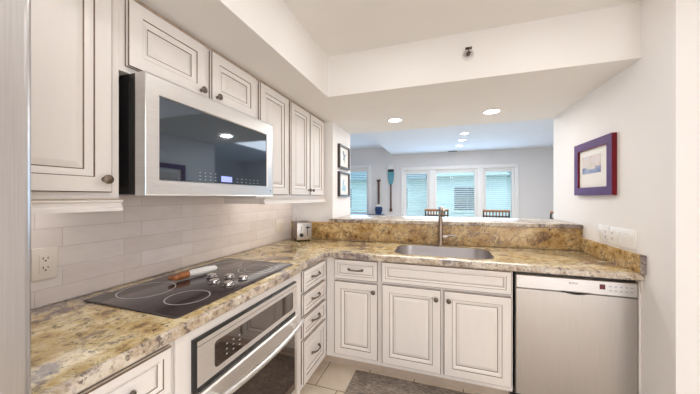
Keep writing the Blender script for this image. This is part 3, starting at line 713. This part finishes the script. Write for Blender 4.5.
# ---- cooktop
ck = thing('cooktop', 'black glass electric cooktop set in the left counter', 'cooktop', (0.35, 1.085, 0.914))
KX0, KX1, KY0, KY1 = 0.097, 0.600, 0.692, 1.478
gl = slab(rrect(KX0, KX1, KY0, KY1, 0.012, 4), [], 0.9138, 0.9200, 0.003); gl.build('glass_top', 'blackglass', ck)
def ring(x, y, r, w=0.0035):
    mb = MB(); n = 48; vs = []
    for rr, z in ((r-w, 0.92004), (r, 0.92004), (r, 0.92030), (r-w, 0.92030)):
        vs += [(x+rr*math.cos(2*math.pi*k/n), y+rr*math.sin(2*math.pi*k/n), z) for k in range(n)]
    mb.add(vs, [(j*n+k, j*n+(k+1) % n, ((j+1) % 4)*n+(k+1) % n, ((j+1) % 4)*n+k) for j in range(4) for k in range(n)])
    mb.build('burner_ring', 'ring', ck)
ring(0.222, 0.860, 0.108); ring(0.470, 0.850, 0.083); ring(0.235, 1.325, 0.083); ring(0.462, 1.315, 0.108); ring(0.462, 1.315, 0.075, 0.0025)
for x, y in ((0.345, 1.095), (0.430, 1.028), (0.437, 1.118), (0.520, 1.020), (0.524, 1.118)):
    kb = MB().lathe([(0, 0), (0.024, 0), (0.025, 0.004), (0.022, 0.006), (0.021, 0.015), (0.018, 0.018), (0, 0.0185)], (x, y, 0.9202), (0, 0, 1), 24)
    kb.build('knob', 'knob_metal', ck)
ut = thing('spatula', 'reddish wooden utensil with a long white handle lying on the cooktop', 'utensil', (0.25, 1.07, 0.921))
A = Vector((0.228, 0.965, 0.937)); B_ = Vector((0.240, 1.045, 0.941)); D_ = Vector((0.284, 1.190, 0.941))
MB().tube([B_-(D_-B_).normalized()*0.004, B_+(D_-B_)*0.15, B_+(D_-B_)*0.6, B_+(D_-B_)*0.92, D_], [0.014, 0.0185, 0.0195, 0.0165, 0.008], 14).build('handle', 'white_paint', ut)
hd = MB().tube([A+Vector((0.004, 0.02, 0)), A+(B_-A)*0.5, B_, B_+(D_-B_)*0.06], [0.013, 0.017, 0.018, 0.015], 14)
for s in (-1, 1):
    hd.tube([A+Vector((0.002, 0.030, 0)), A+Vector((s*0.012, 0.016, 0.003)), A+Vector((s*0.018, 0.000, 0.002))], [0.011, 0.012, 0.008], 10)
hd.build('wooden_head', 'orange_wood', ut)

# ---- toaster in the corner, built in its own frame then turned
tz = 0.9138
ts = thing('toaster', 'two slice stainless toaster in the counter corner', 'toaster')
w2, L, H = 0.075, 0.145, 0.185
b = MB().box(-w2, w2, 0, L, 0.012, H, bev=0.020, seg=4); b.build('body', 'toaster_side', ts)
b = MB().box(-w2+0.004, w2-0.004, -0.010, 0.004, 0.016, H-0.008, bev=0.006); ef = b.build('end_panel', 'end_steel', ts)
bx(-0.034, 0.034, 0.03, 0.05, H-0.001, H+0.0006).box(-0.05, 0.05, 0.030, 0.048, H-0.002, H+0.001).box(-0.05, 0.05, 0.085, 0.103, H-0.002, H+0.001).build('slots', 'dark', ts)
MB().lathe([(0, 0), (0.019, 0), (0.018, 0.012), (0.015, 0.016), (0, 0.016)], (-0.030, -0.010, 0.062), (0, -1, 0), 20).build('dial', 'black', ef)
bx(0.027, 0.033, -0.0112, -0.006, 0.055, 0.15).build('lever_slot', 'dark', ef)
bx(0.012, 0.048, -0.030, -0.010, 0.125, 0.137, bev=0.004).build('lever', 'black', ef)
bx(-0.034, -0.028, -0.0112, -0.006, 0.10, 0.14).build('button_strip', 'toaster_side', ef)
for sx in (-1, 1):
    for yy in (0.02, L-0.02): MB().lathe([(0, 0), (0.010, 0), (0.010, 0.013), (0, 0.013)], (sx*0.05, yy, 0), (0, 0, 1), 12).build('foot', 'black', ts)
ts.location = (0.245, 2.285, tz); ts.rotation_euler = (0, 0, math.radians(44))

# ---- outlets and switches
def plate(label, side, a0, a1, z0, z1, face, kinds, mat, name='wall_outlet', cat='outlet'):
    t = thing(name, label, cat, tuple(P(side, (a0+a1)/2, 0, z0, face)) if side == 'L' else (face, (a0+a1)/2, z0), 'outlets and switches')
    s = 1 if side == 'L' else -1
    def B(mb, p0, p1, d0, d1, r0, r1, bev=0.0):
        x0, x1 = sorted((face+s*d0, face+s*d1)); mb.box(x0, x1, p0, p1, r0, r1, 0, bev); return mb
    B(MB(), a0, a1, 0.0, 0.006, z0, z1, 0.002).build('cover_plate', mat, t)
    w = (a1-a0)/len(kinds); zc = (z0+z1)/2
    for i, kd in enumerate(kinds):
        c = a0+w*(i+0.5)
        r = B(MB(), c-0.017, c+0.017, 0.0055, 0.0085, zc-0.034, zc+0.034, 0.001).build('receptacle' if kd == 'o' else 'rocker_switch', mat, t)
        mb = MB()
        if kd == 'o':
            for dz in (-0.018, 0.018):
                B(mb, c-0.008, c-0.0055, 0.008, 0.0092, zc+dz-0.002, zc+dz+0.007); B(mb, c+0.0055, c+0.008, 0.008, 0.0092, zc+dz-0.001, zc+dz+0.006); B(mb, c-0.0025, c+0.0025, 0.008, 0.0092, zc+dz-0.010, zc+dz-0.005)
            mb.build('slots', 'dark', r)
        else:
            B(mb, c-0.015, c+0.015, 0.008, 0.011, zc-0.001, zc+0.030, 0.001).build('rocker', mat, r)
plate('almond duplex outlet on the tile beside the refrigerator', 'L', 0.584, 0.656, 1.017, 1.137, 0.010, ['o'], 'almond')
plate('pale switch plate on the tile left of the toaster', 'L', 2.165, 2.285, 1.005, 1.120, 0.010, ['s', 's'], 'almond', 'light_switch', 'switch')
plate('white outlet plate on the right wall above the low splash, nearer the bar', 'R', 2.225, 2.345, 1.030, 1.140, XR, ['o', 's'], 'white_plastic')
plate('wide white switch plate on the right wall, nearer the camera', 'R', 1.965, 2.215, 1.030, 1.140, XR, ['s', 's', 's', 'o'], 'white_plastic', 'light_switch', 'switch')

# ---- framed pictures
pf = thing('framed_picture', 'boat picture in a purple frame with crimson edges on the right wall', 'picture', (XR, 2.415, 1.347))
def wallfrm(parent, x, s, y0, y1, z0, z1, w, th, m_face, m_edge):
    mb = MB()
    prof = [(0, 0), (0, th), (w*0.99, th), (w, th*0.45)]
    ux = (0, 1, 0) if s > 0 else (0, -1, 0); o = (x, y0, z0) if s > 0 else (x, y1, z0)
    mb.rings(o, ux, (0, 0, 1), (s, 0, 0), y1-y0, z1-z0, prof, [1, 0, 1, 1], back=True)
    mb.f.pop(-2); mb.m.pop(-2); mb.sm.pop(-2)
    return mb.build('frame', [m_face, m_edge], parent)
wallfrm(pf, XR-0.0005, -1, 2.146, 2.650, 1.345, 1.740, 0.058, 0.027, 'purple', 'red_edge')
bx(XR-0.012, XR-0.008, 2.203, 2.593, 1.402, 1.683).build('mat_board', 'mat_board', pf)
pic = bx(XR-0.0130, XR-0.0120, 2.300, 2.550, 1.505, 1.635).build('picture', 'art_sea', pf)
MB().box(XR-0.0138, XR-0.0130, 2.300, 2.550, 1.505, 1.550).build('water', 'art_water', pic)
MB().prism([(2.35, 1.566), (2.37, 1.535), (2.48, 1.535), (2.515, 1.572), (2.47, 1.560), (2.46, 1.590), (2.41, 1.590), (2.40, 1.562)], lambda a, b, d: (d, a, b), XR-0.0145, XR-0.0138).build('boat', 'art_hull', pic)
def small_pic(label, z0, z1, art, pts):
    t = thing('framed_picture', label, 'picture', (0.416, 2.88, z0), 'small framed prints')
    wallfrm(t, 0.4165, 1, 2.712, 3.052, z0, z1, 0.020, 0.028, 'black_frame', 'black_frame')
    bx(0.424, 0.428, 2.732, 3.032, z0+0.02, z1-0.02).build('mat_board', 'mat_board', t)
    MB().prism([(2.882+a, (z0+z1)/2+b) for a, b in pts], lambda a, b, d: (d, a, b), 0.428, 0.4288).build('drawing', art, t)
small_pic('upper dark framed print with a small ink drawing on the wall end', 1.648, 1.905, 'sketch', [(-0.05, 0.06), (-0.01, 0.01), (-0.04, -0.05), (0.0, -0.02), (0.03, -0.07), (0.03, 0.0), (0.07, 0.05), (0.02, 0.03), (-0.01, 0.08)])
small_pic('lower dark framed print with a pale blue drawing on the wall end', 1.338, 1.610, 'sketch_blue', [(-0.07, -0.07), (0.05, -0.08), (0.06, -0.02), (0.0, 0.0), (0.02, 0.06), (-0.03, 0.05), (-0.04, -0.01)])

# ---- sprinkler on the bar soffit
spk = thing('fire_sprinkler', 'chrome sidewall fire sprinkler on the soffit above the bar', 'sprinkler', (1.632, 1.93, 2.264))
MB().lathe([(0, 0), (0.037, 0), (0.037, 0.003), (0.027, 0.010), (0.019, 0.004), (0, 0.004)], (1.632, 1.9297, 2.264), (0, -1, 0), 28).build('escutcheon', 'pale_metal', spk)
h = MB().lathe([(0, 0), (0.012, 0), (0.012, 0.014), (0.008, 0.018), (0.008, 0.030), (0, 0.030)], (1.632, 1.926, 2.264), (0, -1, 0), 16)
h.tube([(1.622, 1.912, 2.264), (1.619, 1.90, 2.264), (1.630, 1.888, 2.264)], 0.002, 8).tube([(1.642, 1.912, 2.264), (1.645, 1.90, 2.264), (1.634, 1.888, 2.264)], 0.002, 8)
h.build('head', 'pewter', spk)
bx(1.612, 1.652, 1.876, 1.905, 2.286, 2.289, bev=0.001).box(1.629, 1.635, 1.888, 1.900, 2.264, 2.287).build('deflector', 'pewter', spk)

# ---- recessed ceiling lights
def downlight(label, x, y, z, group, power, col, r=0.062, d=0.12):
    t = thing('recessed_light', label, 'ceiling light', (x, y, z), group)
    MB().lathe([(r, -0.004), (r+0.016, -0.004), (r+0.019, -0.001), (r+0.019, 0.0), (r, 0.0), (r, -0.004)], (x, y, z-0.0002), (0, 0, 1), 36, cap=False).build('trim_ring', 'trim', t)
    MB().lathe([(0, -0.0025), (r, -0.0025), (r, -0.0005), (0, -0.0005)], (x, y, z-0.0002), (0, 0, 1), 36).build('lens', 'lens', t)
    l = lamp('lamp', 'AREA', (x, y, z-0.012), power, col, d)
for x, y, lb in ((1.155, 1.385, 'recessed light at the top edge of the photo in the raised kitchen ceiling'),
                 (2.02, 1.385, 'recessed light in the raised ceiling toward the right wall'),
                 (1.155, 0.15, 'recessed light in the raised ceiling overhead on the cooktop side'), (2.02, 0.15, 'recessed light in the raised ceiling overhead on the hall side'),
                 (1.155, -1.2, 'recessed light in the raised ceiling at the rear on the cooktop side'), (2.02, -1.2, 'recessed light in the raised ceiling at the rear on the hall side')):
    downlight(lb, x, y, ZC, 'kitchen ceiling lights', 1.8, NEUT)
downlight('left one of two recessed lights in the soffit above the bar', 1.03, 2.717, ZS, 'soffit lights', 4.0, WARM)
downlight('right one of two recessed lights in the soffit above the bar', 1.90, 2.717, ZS, 'soffit lights', 4.0, WARM)
for y, lb in ((4.98, 'nearest of three recessed lights in a row in the dining ceiling'), (5.55, 'middle one of three recessed lights in a row in the dining ceiling'), (6.145, 'farthest of three recessed lights in a row in the dining ceiling')):
    downlight(lb, 1.855, y, ZC, 'dining ceiling lights', 3.0, NEUT)
vt = thing('ceiling_vent', 'small dark air vent in the dining ceiling near the window wall', 'vent', (1.74, 6.80, ZC))
bx(1.62, 1.86, 6.74, 6.86, ZC-0.008, ZC-0.0005, bev=0.002).build('frame', 'trim', vt)
sv = MB()
for k in range(6): sv.box(1.635, 1.845, 6.752+0.017*k, 6.762+0.017*k, ZC-0.0105, ZC-0.0075)
sv.build('louvers', 'dark', vt)

# ---- refrigerator at the left edge of the photo
rf = thing('refrigerator', 'tall stainless steel refrigerator at the left edge of the photo', 'refrigerator', (0.37, -0.16, 0))
bx(0.03, 0.685, -0.615, 0.270, 0.02, 1.76, bev=0.004).build('cabinet', 'toaster_side', rf)
b = bx(0.69, 0.755, -0.615, -0.178, 0.08, 1.755, bev=0.016, seg=4).build('door', 'steel', rf)
MB().tube([(0.79, -0.205, 0.75), (0.805, -0.205, 0.80), (0.805, -0.205, 1.60), (0.79, -0.205, 1.65)], 0.011, 12).build('handle', 'steel', b)
b = bx(0.69, 0.755, -0.172, 0.287, 0.08, 1.755, bev=0.014, seg=4).build('door', 'steel', rf)
MB().tube([(0.79, -0.145, 0.75), (0.805, -0.145, 0.80), (0.805, -0.145, 1.60), (0.79, -0.145, 1.65)], 0.011, 12).build('handle', 'steel', b)
bx(0.05, 0.68, -0.60, 0.26, 0.0, 0.06).build('grille', 'black', rf)

# ---- floor mat
rg = slab(rrect(0.845, 1.75, 1.30, 1.985, 0.02, 4), [], 0.0008, 0.011, 0.004).build('floor_mat', 'rug')
tag(rg, 'grey brown woven mat on the tile floor below the sink', 'mat')

# ---- dining room
def paddle(label, x, z_lo, z_hi, blade_up, blade_m, tip_band):
    t = thing('paddle', label, 'paddle', (x, YF-0.03, z_lo), 'decorative paddles')
    H = z_hi-z_lo; BL = 0.44*H if blade_up else 0.30*H
    def zz(f): return z_hi-f*H if blade_up else z_lo+f*H     # f: 0 at the blade tip, 1 at the grip
    k = BL/H
    wid = lambda f: 0.02+(0.058 if blade_up else 0.072)*(math.sin(math.pi*min(1, (f/k)*0.9+0.10))**0.6) if f < k else 0.018
    def band(f0, f1, name, m, parent, th=0.013):
        n = 12; fs = [f0+(f1-f0)*i/n for i in range(n+1)]
        ol = [(x-wid(f), zz(f)) for f in fs]+[(x+wid(f), zz(f)) for f in reversed(fs)]
        return MB().prism(ol, lambda a, b, d: (a, d, b), YF-0.034-th, YF-0.034+th).build(name, m, parent)
    if blade_up:
        band(0.0, 0.10, 'blade_tip', 'white_paint', t); band(0.10, 0.155, 'blade_band', 'black', t); band(0.155, k*0.98, 'blade', blade_m, t)
    else:
        band(0.0, k*0.72, 'blade', blade_m, t); band(k*0.72, k*0.98, 'blade_band', 'white_paint', t)
    MB().tube([(x, YF-0.034, zz(k*0.95)), (x, YF-0.034, zz(0.97))], 0.019 if blade_up else 0.027, 12).build('shaft', 'brown_wood', t)
    g0, g1 = sorted((zz(0.93), zz(1.0)))
    MB().prism([(x-0.03, g0), (x+0.03, g0), (x+0.06, g1), (x-0.06, g1)] if not blade_up else [(x-0.04, g0), (x+0.04, g0), (x+0.022, g1), (x-0.022, g1)], lambda a, b, d: (a, d, b), YF-0.05, YF-0.018).build('grip', 'brown_wood', t)
paddle('hanging paddle with white tip and teal blade up, beside the triple window', 0.262, 0.96, 2.165, True, 'teal', True)
paddle('lower paddle with navy blade down, between the left window and the teal paddle', -0.056, 0.887, 1.785, False, 'navy', True)
cn = thing('console_table', 'dark blue narrow table top under the separate left window', 'table', (-0.62, 6.75, 0))
bx(-1.35, 0.10, 6.60, 6.935, 0.845, 0.885, bev=0.004).build('tabletop', 'navy', cn)
for x in (-1.31, 0.06):
    for y in (6.64, 6.90): bx(x-0.022, x+0.022, y-0.022, y+0.022, 0, 0.845, bev=0.003).build('leg', 'navy', cn)
bx(-1.28, 0.03, 6.625, 6.645, 0.72, 0.844).build('apron', 'navy', cn)
def chair(label, x, y, rz):
    t = thing('dining_chair', label, 'chair', (0, 0, 0), 'tall dining chairs')
    MB().prism([(-0.21, -0.20), (0.21, -0.20), (0.235, 0.0), (0.22, 0.21), (-0.22, 0.21), (-0.235, 0.0)], lambda a, b, d: (a, b, d), 0.61, 0.645).build('seat', 'chair_wood', t)
    for sx in (-1, 1):
        MB().tube([(sx*0.17, 0.16, 0.61), (sx*0.21, 0.20, 0)], [0.019, 0.014], 10).build('leg', 'chair_wood', t)
        MB().tube([(sx*0.17, -0.16, 0.61), (sx*0.21, -0.21, 0)], [0.019, 0.014], 10).build('leg', 'chair_wood', t)
        MB().tube([(sx*0.185, -0.175, 0.645), (sx*0.185, -0.22, 0.90), (sx*0.185, -0.25, 1.10)], [0.014, 0.013, 0.012], 10).build('back_post', 'black_frame', t)
    n = 9
    rt = MB(); rt.tube([(-0.195+0.39*i/10, -0.25-0.03*math.sin(math.pi*i/10), 1.105) for i in range(11)], 0.019, 10); rt.build('top_rail', 'chair_wood', t)
    lr = MB(); lr.tube([(-0.19+0.38*i/10, -0.235-0.03*math.sin(math.pi*i/10), 1.015) for i in range(11)], 0.013, 10); lr.build('lower_rail', 'black_frame', t)
    for k in range(7):
        u = (k+1)/8; xx = -0.185+0.37*u
        MB().tube([(xx, -0.175, 0.645), (xx, -0.232-0.03*math.sin(math.pi*u), 1.0), (xx, -0.25-0.03*math.sin(math.pi*u), 1.10)], 0.0085, 8).build('spindle', 'chair_wood', t)
    MB().tube([(-0.19, 0.18, 0.25), (0.19, 0.18, 0.25)], 0.010, 8).tube([(-0.195, 0.18, 0.3), (-0.195, -0.185, 0.3)], 0.010, 8).tube([(0.195, 0.18, 0.3), (0.195, -0.185, 0.3)], 0.010, 8).build('stretcher', 'chair_wood', t)
    t.location = (x, y, 0); t.rotation_euler = (0, 0, rz)
chair('wooden spindle back chair seen behind the faucet', 1.39, 5.2, 0.05)
chair('wooden spindle back chair in front of the right light of the triple window', 2.36, 5.2, -0.12)
chair('brown chair back by the right wall end beyond the bar', 3.19, 4.95, 0.0)
